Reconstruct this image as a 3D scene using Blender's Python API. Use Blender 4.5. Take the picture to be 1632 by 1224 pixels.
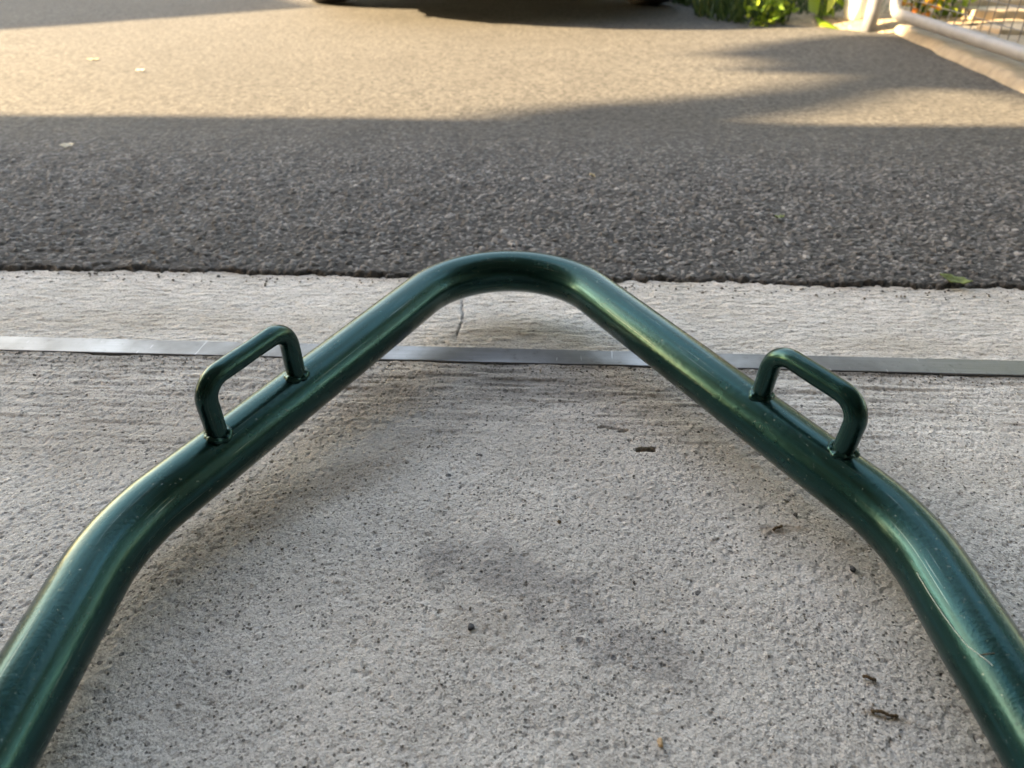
import bpy, bmesh, math, random
import numpy as np
from mathutils import Vector, Matrix

R = math.radians
for o in list(bpy.data.objects):
    bpy.data.objects.remove(o)
SC = bpy.context.scene
COL = SC.collection
random.seed(5)
RNG = np.random.default_rng(5)

# ------------------------------------------------------------------ camera
cam_d = bpy.data.cameras.new('camera')
cam = bpy.data.objects.new('camera', cam_d)
COL.objects.link(cam)
cam.location = (0, 0, 0.40)
cam.rotation_euler = (R(90 - 34), 0, 0)
cam_d.sensor_width = 36
cam_d.lens = 1131 / 1632 * 36
cam_d.clip_start = 0.01
cam_d.clip_end = 500
cam_d.dof.use_dof = True
cam_d.dof.focus_distance = 0.56
cam_d.dof.aperture_fstop = 8.5
SC.camera = cam

# ------------------------------------------------------------------ sky, sun, exposure
SUN_EL, SUN_AZ = 23.0, -0.65         # light travels towards +X, almost along the frontage
sd = Vector((math.cos(R(SUN_AZ)) * math.cos(R(SUN_EL)), math.sin(R(SUN_AZ)) * math.cos(R(SUN_EL)), -math.sin(R(SUN_EL))))
world = bpy.data.worlds.new('World')
SC.world = world
world.use_nodes = True
wn = world.node_tree
sky = wn.nodes.new('ShaderNodeTexSky')
sky.sky_type = 'NISHITA'
sky.sun_disc = False
sky.sun_elevation = R(SUN_EL)
sky.sun_rotation = math.atan2(-sd.x, -sd.y)
sky.air_density = 1.0
sky.dust_density = 1.2
sky.ozone_density = 1.0
wn.nodes['Background'].inputs['Strength'].default_value = 0.15
wn.links.new(sky.outputs[0], wn.nodes['Background'].inputs['Color'])
sun_d = bpy.data.lights.new('sun', 'SUN')
sun_d.energy = 4.9
sun_d.angle = R(0.55)
sun_d.color = (1.0, 0.90, 0.74)
sun = bpy.data.objects.new('sun', sun_d)
sun.rotation_euler = sd.to_track_quat('-Z', 'Y').to_euler()
sun.location = (-12, -1, 8)
COL.objects.link(sun)
vs = SC.view_settings
vs.view_transform = 'Standard'
vs.look = 'None'
vs.gamma = 1
vs.use_curve_mapping = False
vs.exposure = 3.2
vs.use_white_balance = True
vs.white_balance_temperature = 10200
vs.white_balance_tint = 13

# ------------------------------------------------------------------ helpers
FR = R(-2.65)                        # the whole frontage is turned a little
FM = Matrix.Rotation(FR, 4, 'Z')


def tag(o, label=None, cat=None, group=None, kind=None):
    if label: o['label'] = label
    if cat: o['category'] = cat
    if group: o['group'] = group
    if kind: o['kind'] = kind
    return o


def link(name, me, mat=None, parent=None, smooth=False):
    o = bpy.data.objects.new(name, me)
    COL.objects.link(o)
    if mat: me.materials.append(mat)
    if parent: o.parent = parent
    if smooth:
        me.polygons.foreach_set('use_smooth', np.ones(len(me.polygons), dtype=bool))
    return o


def empty(name, loc=(0, 0, 0), rz=0.0):
    o = bpy.data.objects.new(name, None)
    o.empty_display_size = 0.05
    o.location = loc
    o.rotation_euler = (0, 0, rz)
    COL.objects.link(o)
    return o


def mesh(verts, faces):
    me = bpy.data.meshes.new('m')
    me.from_pydata([tuple(map(float, v)) for v in verts], [], [tuple(map(int, f)) for f in faces])
    me.update()
    return me


def fast_quads(v, f):
    """v (N,3) array, f (M,4) array"""
    me = bpy.data.meshes.new('m')
    n, m = len(v), len(f)
    me.vertices.add(n)
    me.vertices.foreach_set('co', np.ascontiguousarray(v, dtype=np.float32).ravel())
    me.loops.add(m * 4)
    me.loops.foreach_set('vertex_index', np.ascontiguousarray(f, dtype=np.int32).ravel())
    me.polygons.add(m)
    me.polygons.foreach_set('loop_start', np.arange(0, m * 4, 4, dtype=np.int32))
    me.update(calc_edges=True)
    return me


def box(bm, c, s, rot=None, bev=0.0):
    r = bmesh.ops.create_cube(bm, size=1.0)
    vs_ = r['verts']
    bmesh.ops.scale(bm, vec=s, verts=vs_)
    if bev > 0:
        es = list({e for v in vs_ for e in v.link_edges})
        rb = bmesh.ops.bevel(bm, geom=es, offset=bev, segments=2, affect='EDGES', profile=0.6)
        vs_ = list({v for f in rb['faces'] for v in f.verts} | {v for v in vs_ if v.is_valid})
    if rot is not None:
        bmesh.ops.rotate(bm, cent=(0, 0, 0), matrix=rot, verts=vs_)
    bmesh.ops.translate(bm, vec=c, verts=vs_)


def box_obj(name, c, s, mat, parent=None, rot=None, bev=0.0, smooth=False):
    bm = bmesh.new()
    box(bm, c, s, rot, bev)
    me = bpy.data.meshes.new(name)
    bm.to_mesh(me)
    bm.free()
    return link(name, me, mat, parent, smooth)


def fillet(pts, rads, seg=14):
    pts = [np.array(p, float) for p in pts]
    out = [pts[0]]
    for i in range(1, len(pts) - 1):
        a, b, c = pts[i - 1], pts[i], pts[i + 1]
        u = (a - b) / np.linalg.norm(a - b)
        w = (c - b) / np.linalg.norm(c - b)
        half = math.acos(max(-1, min(1, float(u @ w)))) / 2
        r = rads[i - 1]
        t = r / math.tan(half)
        bis = (u + w) / np.linalg.norm(u + w)
        cen = b + bis * (r / math.sin(half))
        p0, p1 = b + u * t, b + w * t
        e0 = (p0 - cen) / r
        e1 = (p1 - cen) / r
        ang = math.acos(max(-1, min(1, float(e0 @ e1))))
        for k in range(seg + 1):
            s = k / seg
            out.append(cen + r * (math.sin((1 - s) * ang) * e0 + math.sin(s * ang) * e1) / math.sin(ang))
    out.append(pts[-1])
    return out


def resample(pts, step):
    pts = np.array(pts)
    seg = np.linalg.norm(np.diff(pts, axis=0), axis=1)
    keep = np.r_[True, seg > 1e-7]
    pts = pts[keep]
    seg = np.linalg.norm(np.diff(pts, axis=0), axis=1)
    s = np.r_[0, np.cumsum(seg)]
    n = max(2, int(s[-1] / step) + 1)
    t = np.linspace(0, s[-1], n)
    return np.stack([np.interp(t, s, pts[:, k]) for k in range(3)], 1)


def sweep(pts, rad, sides=24, caps=True, wob=None):
    """tube mesh with UV (turn, metres); rad a number or a list"""
    pts = np.array(pts, float)
    n = len(pts)
    rad = np.broadcast_to(np.array(rad, float), (n,))
    tg = np.gradient(pts, axis=0)
    tg /= np.linalg.norm(tg, axis=1)[:, None]
    up = np.array([0, 0, 1.0]) if abs(tg[0][2]) < 0.9 else np.array([0, 1.0, 0])
    nrm = up - tg[0] * (up @ tg[0])
    nrm /= np.linalg.norm(nrm)
    V = []
    ln = 0
    L = []
    for i in range(n):
        if i:
            nrm = nrm - tg[i] * (nrm @ tg[i])
            nrm /= np.linalg.norm(nrm)
            ln += np.linalg.norm(pts[i] - pts[i - 1])
        L.append(ln)
        bn = np.cross(tg[i], nrm)
        for k in range(sides):
            a = 2 * math.pi * k / sides
            rr = rad[i] * (1 + (wob(a, ln) if wob else 0))
            V.append(pts[i] + rr * (math.cos(a) * nrm + math.sin(a) * bn))
    F = []
    UV = []
    for i in range(n - 1):
        for k in range(sides):
            k2 = (k + 1) % sides
            F.append((i * sides + k, i * sides + k2, (i + 1) * sides + k2, (i + 1) * sides + k))
            UV += [(k / sides, L[i]), ((k + 1) / sides, L[i]), ((k + 1) / sides, L[i + 1]), (k / sides, L[i + 1])]
    if caps:
        F.append(tuple(reversed(range(sides))))
        F.append(tuple((n - 1) * sides + k for k in range(sides)))
        UV += [(0, 0)] * sides + [(0, L[-1])] * sides
    me = mesh(V, F)
    uv = me.uv_layers.new(name='UVMap')
    uv.data.foreach_set('uv', np.array(UV, dtype=np.float32).ravel())
    return me


def lathe(prof, sides=28, wob=0.0):
    V, F = [], []
    for (r, z) in prof:
        for k in range(sides):
            a = 2 * math.pi * k / sides
            V.append((r * math.cos(a), r * math.sin(a), z))
    for i in range(len(prof) - 1):
        for k in range(sides):
            k2 = (k + 1) % sides
            F.append((i * sides + k, i * sides + k2, (i + 1) * sides + k2, (i + 1) * sides + k))
    return mesh(V, F)


# numpy noise -------------------------------------------------------
TAB = RNG.random((256, 256))


def vnoise(x, y, seed=0):
    x = x + seed * 17.31
    y = y + seed * 9.77
    xi, yi = np.floor(x).astype(int), np.floor(y).astype(int)
    fx, fy = x - xi, y - yi
    fx = fx * fx * (3 - 2 * fx)
    fy = fy * fy * (3 - 2 * fy)
    g = lambda a, b: TAB[a & 255, b & 255]
    return (g(xi, yi) * (1 - fx) + g(xi + 1, yi) * fx) * (1 - fy) + (g(xi, yi + 1) * (1 - fx) + g(xi + 1, yi + 1) * fx) * fy


def fbm(x, y, sc, octv=4, seed=0):
    t = 0
    a = 1
    tot = 0
    for k in range(octv):
        t = t + a * vnoise(x * sc, y * sc, seed + k * 3)
        tot += a
        a *= 0.5
        sc *= 2.03
    return t / tot


def worley(x, y, cell, seed=0, jit=0.9):
    gx, gy = x / cell, y / cell
    xi, yi = np.floor(gx).astype(int), np.floor(gy).astype(int)
    f1 = np.full(x.shape, 9.0)
    f2 = np.full(x.shape, 9.0)
    rid = np.zeros(x.shape)
    for dx in (-1, 0, 1):
        for dy in (-1, 0, 1):
            cx, cy = xi + dx, yi + dy
            a = TAB[(cx * 7 + cy * 131 + seed * 31) & 255, (cx * 57 + cy * 3 + seed) & 255]
            b = TAB[(cx * 29 + cy * 17 + seed * 5) & 255, (cx * 11 + cy * 97 + 71) & 255]
            r = TAB[(cx * 91 + cy * 47 + seed * 3) & 255, (cx * 23 + cy * 61 + 19) & 255]
            d = np.hypot(cx + 0.5 + (a - 0.5) * jit - gx, cy + 0.5 + (b - 0.5) * jit - gy)
            nw = d < f1
            f2 = np.where(nw, f1, np.minimum(f2, d))
            rid = np.where(nw, r, rid)
            f1 = np.where(nw, d, f1)
    return f1, f2, rid


def sstep(a, b, x):
    t = np.clip((x - a) / (b - a), 0, 1)
    return t * t * (3 - 2 * t)


def grid_mesh(X, Y, Z, attrs=None):
    ny, nx = X.shape
    v = np.stack([X.ravel(), Y.ravel(), Z.ravel()], 1)
    i = np.arange(ny - 1)[:, None] * nx + np.arange(nx - 1)[None, :]
    f = np.stack([i, i + 1, i + nx + 1, i + nx], -1).reshape(-1, 4)
    me = fast_quads(v, f)
    for k, a in (attrs or {}).items():
        at = me.attributes.new(k, 'FLOAT', 'POINT')
        at.data.foreach_set('value', np.ascontiguousarray(a, dtype=np.float32).ravel())
    return me


def graded(lo, hi, a, b, step, grow=1.35):
    """coordinates from lo to hi, evenly spaced by step within [a, b] and coarser outside"""
    mid = np.arange(a, b + step / 2, step)
    up, s = [], step
    x = mid[-1]
    while x < hi:
        s *= grow
        x += s
        up.append(min(x, hi))
    dn, s = [], step
    x = mid[0]
    while x > lo:
        s *= grow
        x -= s
        dn.append(max(x, lo))
    return np.r_[np.array(dn[::-1]), mid, np.array(up)]


# ------------------------------------------------------------------ materials
class M:
    def __init__(s, name):
        s.m = bpy.data.materials.new(name)
        s.m.use_nodes = True
        s.t = s.m.node_tree
        s.b = s.t.nodes['Principled BSDF']
        s.co = None

    def n(s, typ, **kw):
        nd = s.t.nodes.new('ShaderNode' + typ)
        for k, v in kw.items():
            setattr(nd, k, v)
        return nd

    def l(s, a, b):
        s.t.links.new(a, b)

    def put(s, sock, v):
        if hasattr(v, 'is_linked') or isinstance(v, bpy.types.NodeSocket):
            s.l(v, sock)
        else:
            if isinstance(v, tuple) and len(v) == 3 and sock.type == 'RGBA':
                v = (*v, 1)
            sock.default_value = v

    def set(s, **kw):
        for k, v in kw.items():
            s.put(s.b.inputs[k.replace('_', ' ')], v)
        return s

    def obj(s):
        if s.co is None:
            s.co = s.n('TexCoord').outputs['Object']
        return s.co

    def uv(s):
        return s.n('TexCoord').outputs['UV']

    def mapv(s, vec, scale=(1, 1, 1), loc=(0, 0, 0), rot=(0, 0, 0)):
        m = s.n('Mapping')
        s.l(vec, m.inputs['Vector'])
        m.inputs['Scale'].default_value = scale
        m.inputs['Location'].default_value = loc
        m.inputs['Rotation'].default_value = rot
        return m.outputs[0]

    def noise(s, scale, detail=3, rough=0.55, vec=None, dist=0.0):
        n = s.n('TexNoise')
        s.l(vec or s.obj(), n.inputs['Vector'])
        n.inputs['Scale'].default_value = scale
        n.inputs['Detail'].default_value = detail
        n.inputs['Roughness'].default_value = rough
        n.inputs['Distortion'].default_value = dist
        return n.outputs['Fac']

    def voro(s, scale, vec=None, out='Distance', feature='F1'):
        n = s.n('TexVoronoi')
        n.feature = feature
        s.l(vec or s.obj(), n.inputs['Vector'])
        n.inputs['Scale'].default_value = scale
        return n.outputs[out]

    def ramp(s, fac, stops):
        r = s.n('ValToRGB')
        s.l(fac, r.inputs[0])
        el = r.color_ramp.elements
        while len(el) < len(stops):
            el.new(0.5)
        for e, (p, c) in zip(el, stops):
            e.position = p
            if not isinstance(c, tuple):
                c = (c, c, c)
            e.color = (*c, 1)
        return r.outputs[0]

    def mix(s, fac, a, b, mode='MIX'):
        m = s.n('Mix', data_type='RGBA', blend_type=mode)
        s.put(m.inputs[0], fac)
        s.put(m.inputs[6], a)
        s.put(m.inputs[7], b)
        return m.outputs[2]

    def math(s, op, a, b=0.0, clamp=False):
        m = s.n('Math', operation=op, use_clamp=clamp)
        s.put(m.inputs[0], a)
        s.put(m.inputs[1], b)
        return m.outputs[0]

    def attr(s, name):
        a = s.n('Attribute')
        a.attribute_name = name
        return a.outputs['Fac']

    def bump(s, h, strength=1.0, dist=0.001, base=None):
        b = s.n('Bump')
        s.put(b.inputs['Height'], h)
        b.inputs['Strength'].default_value = strength
        b.inputs['Distance'].default_value = dist
        if base is not None:
            s.l(base, b.inputs['Normal'])
        return b.outputs[0]


def plain(name, col, rough=0.6, metal=0.0, var=0.12, scale=14, bump=0.0, bscale=60, **kw):
    m = M(name)
    f = m.noise(scale, 4)
    c0 = tuple(x * (1 - var) for x in col)
    c1 = tuple(min(1, x * (1 + var)) for x in col)
    m.set(Base_Color=m.ramp(f, [(0.3, c0), (0.7, c1)]), Roughness=rough, Metallic=metal)
    if bump:
        m.set(Normal=m.bump(m.noise(bscale, 4), 1.0, bump))
    m.set(**kw)
    return m.m


def mat_concrete():
    m = M('concrete_floor')
    o = m.obj()
    paste = m.ramp(m.noise(9, 5, 0.6), [(0.3, (0.44, 0.42, 0.40)), (0.5, (0.575, 0.553, 0.533)), (0.7, (0.70, 0.68, 0.66))])
    paste = m.mix(m.ramp(m.noise(3.1, 4, 0.65, m.mapv(o, (1, 1.6, 1), (0.4, 0.2, 0))), [(0.38, 0.0), (0.62, 0.55)]), paste, (0.46, 0.44, 0.415))
    # sandy speckle: grains of sand in the worn cement paste, and the pits they left
    wob = m.n('VectorMath', operation='ADD')
    m.l(o, wob.inputs[0])
    nz = m.n('TexNoise')
    m.l(o, nz.inputs['Vector'])
    nz.inputs['Scale'].default_value = 500
    nsc = m.n('VectorMath', operation='SCALE')
    m.l(nz.outputs['Color'], nsc.inputs[0])
    nsc.inputs['Scale'].default_value = 0.0010
    m.l(nsc.outputs[0], wob.inputs[1])
    gv = m.n('SeparateColor')
    m.l(m.voro(820, wob.outputs[0], 'Color'), gv.inputs[0])
    tone = m.ramp(gv.outputs[0], [(0.0, 0.42), (0.16, 0.60), (0.28, 0.86), (0.70, 1.0), (1.0, 1.20)])
    tone = m.mix(m.ramp(m.noise(13, 4, 0.65), [(0.40, 0.0), (0.60, 0.45)]), tone, (0.93, 0.93, 0.93))
    c = m.mix(1.0, paste, tone, 'MULTIPLY')
    gv2 = m.n('SeparateColor')
    v2 = m.n('TexVoronoi')
    m.l(wob.outputs[0], v2.inputs['Vector'])
    v2.inputs['Scale'].default_value = 400
    m.l(v2.outputs['Color'], gv2.inputs[0])
    pits = m.math('MULTIPLY', m.math('GREATER_THAN', gv2.outputs[0], 0.90), m.ramp(v2.outputs['Distance'], [(0.30, 1.0), (0.48, 0.0)]))
    c = m.mix(m.math('MULTIPLY', pits, 0.8), c, (0.10, 0.096, 0.092))
    sp = m.noise(620, 2, 0.6)
    sp2 = m.math('SUBTRACT', m.noise(300, 3, 0.6), m.math('MULTIPLY', pits, 0.5))
    # dark and blue-grey grit
    vd = m.n('TexVoronoi')
    m.l(m.mapv(o, (1, 1, 1)), vd.inputs['Vector'])
    vd.inputs['Scale'].default_value = 95
    sep = m.n('SeparateColor')
    m.l(vd.outputs['Color'], sep.inputs[0])
    pick = m.math('GREATER_THAN', sep.outputs[0], 0.86)
    size = m.math('MULTIPLY', sep.outputs[1], 0.26)
    grit = m.math('MULTIPLY', m.math('LESS_THAN', vd.outputs['Distance'], size), pick)
    gcol = m.ramp(sep.outputs[2], [(0.0, (0.06, 0.06, 0.065)), (0.5, (0.13, 0.14, 0.16)), (0.8, (0.22, 0.16, 0.11)), (1.0, (0.4, 0.39, 0.37))])
    c = m.mix(m.math('MULTIPLY', grit, 0.85), c, gcol)
    # stains and marks carried by the slab
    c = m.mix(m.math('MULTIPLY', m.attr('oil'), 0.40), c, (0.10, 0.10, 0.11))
    c = m.mix(m.math('MULTIPLY', m.attr('brown_mark'), 0.50), c, (0.20, 0.135, 0.075))
    c = m.mix(m.math('MULTIPLY', m.attr('grime'), 0.75), c, (0.075, 0.068, 0.060))
    c = m.mix(m.math('MULTIPLY', m.attr('pale_mark'), 0.55), c, (0.66, 0.65, 0.65))
    c = m.mix(m.attr('hole'), c, (0.13, 0.115, 0.095))
    hgt = m.math('ADD', m.math('MULTIPLY', sp, 0.4), m.math('MULTIPLY', sp2, 0.8))
    m.set(Base_Color=c, Roughness=m.ramp(m.noise(40, 3), [(0.3, 0.62), (0.7, 0.85)]), Specular_IOR_Level=0.35,
          Normal=m.bump(hgt, 1.0, 0.0017))
    return m.m


def mat_sill():
    m = M('concrete_sill')
    o = m.obj()
    paste = m.ramp(m.noise(8, 5, 0.6), [(0.3, (0.56, 0.54, 0.51)), (0.6, (0.68, 0.66, 0.64)), (0.8, (0.74, 0.72, 0.70))])
    st = m.noise(60, 4, 0.62, m.mapv(o, (0.8, 3.4, 1)))
    c = m.mix(m.math('MULTIPLY', m.ramp(st, [(0.28, 1.0), (0.40, 0.0)]), 0.25), paste, (0.26, 0.245, 0.23))
    sp = m.noise(480, 2, 0.6, m.mapv(o, (0.7, 1, 1)))
    c = m.mix(m.math('MULTIPLY', m.ramp(sp, [(0.36, 1.0), (0.47, 0.0)]), 0.7), c, (0.20, 0.19, 0.18))
    c = m.mix(m.math('MULTIPLY', m.attr('brown_mark'), 0.32), c, (0.32, 0.24, 0.15))
    c = m.mix(m.math('MULTIPLY', m.attr('grime'), 0.7), c, (0.10, 0.09, 0.08))
    m.set(Base_Color=c, Roughness=0.8, Specular_IOR_Level=0.3,
          Normal=m.bump(m.math('ADD', m.math('MULTIPLY', st, 1.6), sp), 1.0, 0.0013))
    return m.m


def mat_asphalt():
    m = M('asphalt')
    st = m.attr('stone')            # random number per chip of aggregate
    pit = m.attr('pit')             # binder between the chips
    c = m.ramp(st, [(0.0, (0.048, 0.048, 0.049)), (0.40, (0.095, 0.094, 0.095)), (0.68, (0.185, 0.182, 0.181)), (0.88, (0.33, 0.323, 0.32)), (1.0, (0.58, 0.56, 0.54))])
    fine = m.noise(420, 3, 0.6)
    c = m.mix(0.5, c, m.mix(1.0, c, m.ramp(fine, [(0.3, 0.55), (0.7, 1.45)]), 'MULTIPLY'))
    c = m.mix(m.math('MULTIPLY', pit, 0.75), c, (0.040, 0.038, 0.037))
    dust = m.ramp(m.noise(2.3, 5, 0.6), [(0.35, 0.0), (0.7, 0.28)])
    c = m.mix(dust, c, (0.18, 0.165, 0.148))
    patch = m.ramp(m.noise(9, 5, 0.7), [(0.40, 0.0), (0.60, 0.5)])
    c = m.mix(patch, c, m.mix(1.0, c, (0.55, 0.55, 0.55), 'MULTIPLY'))
    # far off, where the chips are no longer modelled
    v = m.voro(120, out='Color')
    far = m.attr('far')
    fc = m.mix(m.ramp(m.noise(75, 3, 0.75), [(0.36, 0.0), (0.62, 1.0)]), (0.036, 0.0355, 0.034), (0.112, 0.109, 0.103))
    fc = m.mix(m.ramp(m.voro(60), [(0.10, 0.8), (0.20, 0.0)]), fc, (0.22, 0.212, 0.195))
    fc = m.mix(m.ramp(m.noise(1.7, 4, 0.6), [(0.40, 0.0), (0.62, 0.35)]), fc, (0.062, 0.059, 0.055))
    c = m.mix(far, c, fc)
    c = m.mix(m.math('MULTIPLY', m.attr('edge_shade'), 0.7), c, (0.022, 0.018, 0.014))  # dark rim and gap shade of the asphalt edge, put in as colour
    nb = m.bump(fine, 1.0, 0.0012)
    m.set(Base_Color=c, Roughness=0.85, Specular_IOR_Level=0.2, Normal=m.bump(m.noise(130, 4, 0.7), 1.0, 0.0012, nb))
    return m.m


def mat_paint():
    m = M('green_metallic_paint')
    uv = m.uv()
    streak = m.noise(1.0, 4, 0.6, m.mapv(uv, (26, 7, 1)))
    fleck = m.noise(1.0, 2, 0.6, m.mapv(uv, (150, 1100, 1)))
    c = m.ramp(streak, [(0.3, (0.003, 0.030, 0.023)), (0.55, (0.005, 0.052, 0.050)), (0.8, (0.006, 0.074, 0.085))])
    c = m.mix(m.math('MULTIPLY', m.ramp(fleck, [(0.55, 0.0), (0.8, 1.0)]), 0.4), c, (0.035, 0.14, 0.105))
    peel = m.noise(1.0, 4, 0.65, m.mapv(uv, (30, 205, 1)))
    brush = m.noise(1.0, 4, 0.65, m.mapv(uv, (48, 10, 1)))
    # thin scratches along the pipe and small knocks
    scr = m.ramp(m.noise(1.0, 2, 0.5, m.mapv(uv, (140, 9, 1), (1.3, 4.1, 0))), [(0.675, 0.0), (0.70, 1.0)])
    knock = m.ramp(m.noise(1.0, 3, 0.7, m.mapv(uv, (34, 235, 1), (3.1, 7.7, 0))), [(0.655, 0.0), (0.68, 1.0)])
    c = m.mix(m.math('MULTIPLY', m.math('MAXIMUM', scr, knock), 0.6), c, (0.20, 0.25, 0.225))
    h = m.math('ADD', m.math('MULTIPLY', peel, 0.9), m.math('ADD', m.math('MULTIPLY', brush, 0.35), m.math('MULTIPLY', knock, -0.6)))
    m.set(Base_Color=c, Metallic=0.75, Roughness=m.ramp(m.noise(1.0, 3, 0.6, m.mapv(uv, (14, 40, 1))), [(0.3, 0.21), (0.7, 0.29)]),
          Coat_Weight=0.16, Coat_Roughness=0.14, Coat_IOR=1.5,
          Normal=m.bump(h, 1.0, 0.00017))
    m.l(m.bump(h, 1.0, 0.00017), m.b.inputs['Coat Normal'])
    return m.m


def mat_alu():
    m = M('brushed_aluminium')
    o = m.obj()
    st = m.noise(40, 4, 0.6, m.mapv(o, (0.25, 22, 1)))
    blot = m.noise(5, 5, 0.65)
    c = m.mix(m.ramp(blot, [(0.42, 0.0), (0.62, 0.8)]), m.ramp(st, [(0.3, (0.19, 0.19, 0.194)), (0.7, (0.28, 0.28, 0.286))]), (0.13, 0.127, 0.122))
    dirt = m.ramp(m.noise(130, 4, 0.7), [(0.60, 0.0), (0.70, 1.0)])
    c = m.mix(m.math('MULTIPLY', dirt, 0.6), c, (0.05, 0.045, 0.04))
    scr = m.ramp(m.noise(60, 2, 0.5, m.mapv(o, (3.0, 0.35, 1), (0, 0, 0), (0, 0, 0.5))), [(0.70, 0.0), (0.72, 1.0)])
    c = m.mix(m.math('MULTIPLY', scr, 0.6), c, (0.45, 0.45, 0.45))
    m.set(Base_Color=c, Metallic=m.math('SUBTRACT', 0.9, m.math('MULTIPLY', dirt, 0.6)),
          Roughness=m.math('ADD', m.ramp(st, [(0.3, 0.30), (0.7, 0.42)]), m.ramp(blot, [(0.42, 0.0), (0.62, 0.18)])), Normal=m.bump(st, 1.0, 0.0002))
    return m.m


def mat_leaf(name, cols, trans=0.35, rough=0.5):
    m = M(name)
    oi = m.noise(7, 3)
    ca = m.attr('leaf_tone')
    f = m.math('ADD', m.math('MULTIPLY', ca, 0.75), m.math('MULTIPLY', oi, 0.3), True)
    n = len(cols)
    c = m.ramp(f, [(0.1 + 0.8 * i / (n - 1), cols[i]) for i in range(n)])
    m.set(Base_Color=c, Roughness=rough)
    tr = m.n('BsdfTranslucent')
    m.l(c, tr.inputs['Color'])
    mx = m.n('MixShader')
    mx.inputs[0].default_value = trans
    m.l(m.b.outputs[0], mx.inputs[1])
    m.l(tr.outputs[0], mx.inputs[2])
    m.l(mx.outputs[0], m.t.nodes['Material Output'].inputs['Surface'])
    return m.m


CONC, SILL, ASPH, PAINT, ALU = mat_concrete(), mat_sill(), mat_asphalt(), mat_paint(), mat_alu()
GALV = plain('galvanised_steel', (0.21, 0.22, 0.24), 0.5, 0.35, 0.10, 25, 0.0003, 90)
WIRE = plain('mesh_wire', (0.14, 0.14, 0.145), 0.5, 0.4)
PLASTER = plain('garage_plaster', (0.42, 0.40, 0.37), 0.9, 0, 0.06, 3, 0.002, 40)
CEIL = plain('garage_ceiling_board', (0.36, 0.35, 0.33), 0.9, 0, 0.05, 3)
ROOF = plain('roof_sheet', (0.12, 0.11, 0.11), 0.7, 0, 0.1, 2)
RENDERW = plain('house_render', (0.45, 0.42, 0.36), 0.9, 0, 0.06, 3)
SOIL = plain('dry_soil', (0.34, 0.26, 0.17), 0.95, 0, 0.35, 26, 0.02, 60)
SLAB = plain('border_concrete', (0.24, 0.205, 0.16), 0.9, 0, 0.22, 22, 0.004, 120)
TIMBER = plain('weathered_timber', (0.36, 0.29, 0.21), 0.85, 0, 0.25, 12, 0.002, 80)
RUBBER = plain('black_rubber', (0.018, 0.018, 0.018), 0.75, 0, 0.1, 30)
CARPAINT = plain('black_car_paint', (0.012, 0.012, 0.014), 0.25, 0, 0.05, 5, Coat_Weight=1.0)
CARTRIM = plain('black_trim', (0.02, 0.02, 0.02), 0.6)
GLASS = plain('car_glass', (0.01, 0.012, 0.013), 0.05, 0, 0.02)
LAMP = plain('lamp_glass', (0.6, 0.6, 0.6), 0.12, 0.3, 0.05)
RIM = plain('wheel_alloy', (0.5, 0.5, 0.52), 0.35, 0.9, 0.05)
WHITEP = plain('white_pot_glaze', (0.82, 0.81, 0.79), 0.35, 0, 0.03, 8)
BARK = plain('bark', (0.13, 0.10, 0.075), 0.9, 0, 0.3, 18, 0.01, 40)
GRASS = mat_leaf('grass', [(0.012, 0.03, 0.008), (0.03, 0.07, 0.015), (0.08, 0.13, 0.03)], 0.3)
LEAFG = mat_leaf('leaf_green', [(0.025, 0.07, 0.012), (0.06, 0.15, 0.02), (0.14, 0.26, 0.04)], 0.4)
LEAFB = mat_leaf('leaf_bright', [(0.08, 0.18, 0.015), (0.20, 0.32, 0.03), (0.36, 0.44, 0.06)], 0.45)
LEAFY = mat_leaf('leaf_yellow_orange', [(0.10, 0.20, 0.03), (0.45, 0.36, 0.03), (0.5, 0.16, 0.03)], 0.4)
LEAFD = mat_leaf('leaf_dark', [(0.012, 0.03, 0.008), (0.03, 0.06, 0.014), (0.06, 0.10, 0.025)], 0.2)
DRYLEAF = plain('dry_leaf', (0.46, 0.36, 0.22), 0.7, 0, 0.25, 200)
PALELEAF = plain('pale_leaf', (0.72, 0.66, 0.52), 0.6, 0, 0.15, 200)
GREENLEAF = plain('fresh_leaf', (0.15, 0.20, 0.055), 0.5, 0, 0.35, 150)
TWIG = plain('dead_twig', (0.10, 0.065, 0.035), 0.85, 0, 0.4, 500)
STONE = plain('grit_stone', (0.055, 0.058, 0.065), 0.7, 0, 0.3, 300)
TANCHIP = plain('tan_chip', (0.50, 0.34, 0.20), 0.7, 0, 0.2, 300)
HAIR = plain('pale_fibre', (0.62, 0.62, 0.56), 0.4, 0, 0.1, 300)

# ------------------------------------------------------------------ ground and setting
g = mesh([(-150, -150, -0.10), (150, -150, -0.10), (150, 250, -0.10), (-150, 250, -0.10)], [(0, 1, 2, 3)])
tag(link('ground', g, SOIL), kind='structure')

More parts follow.
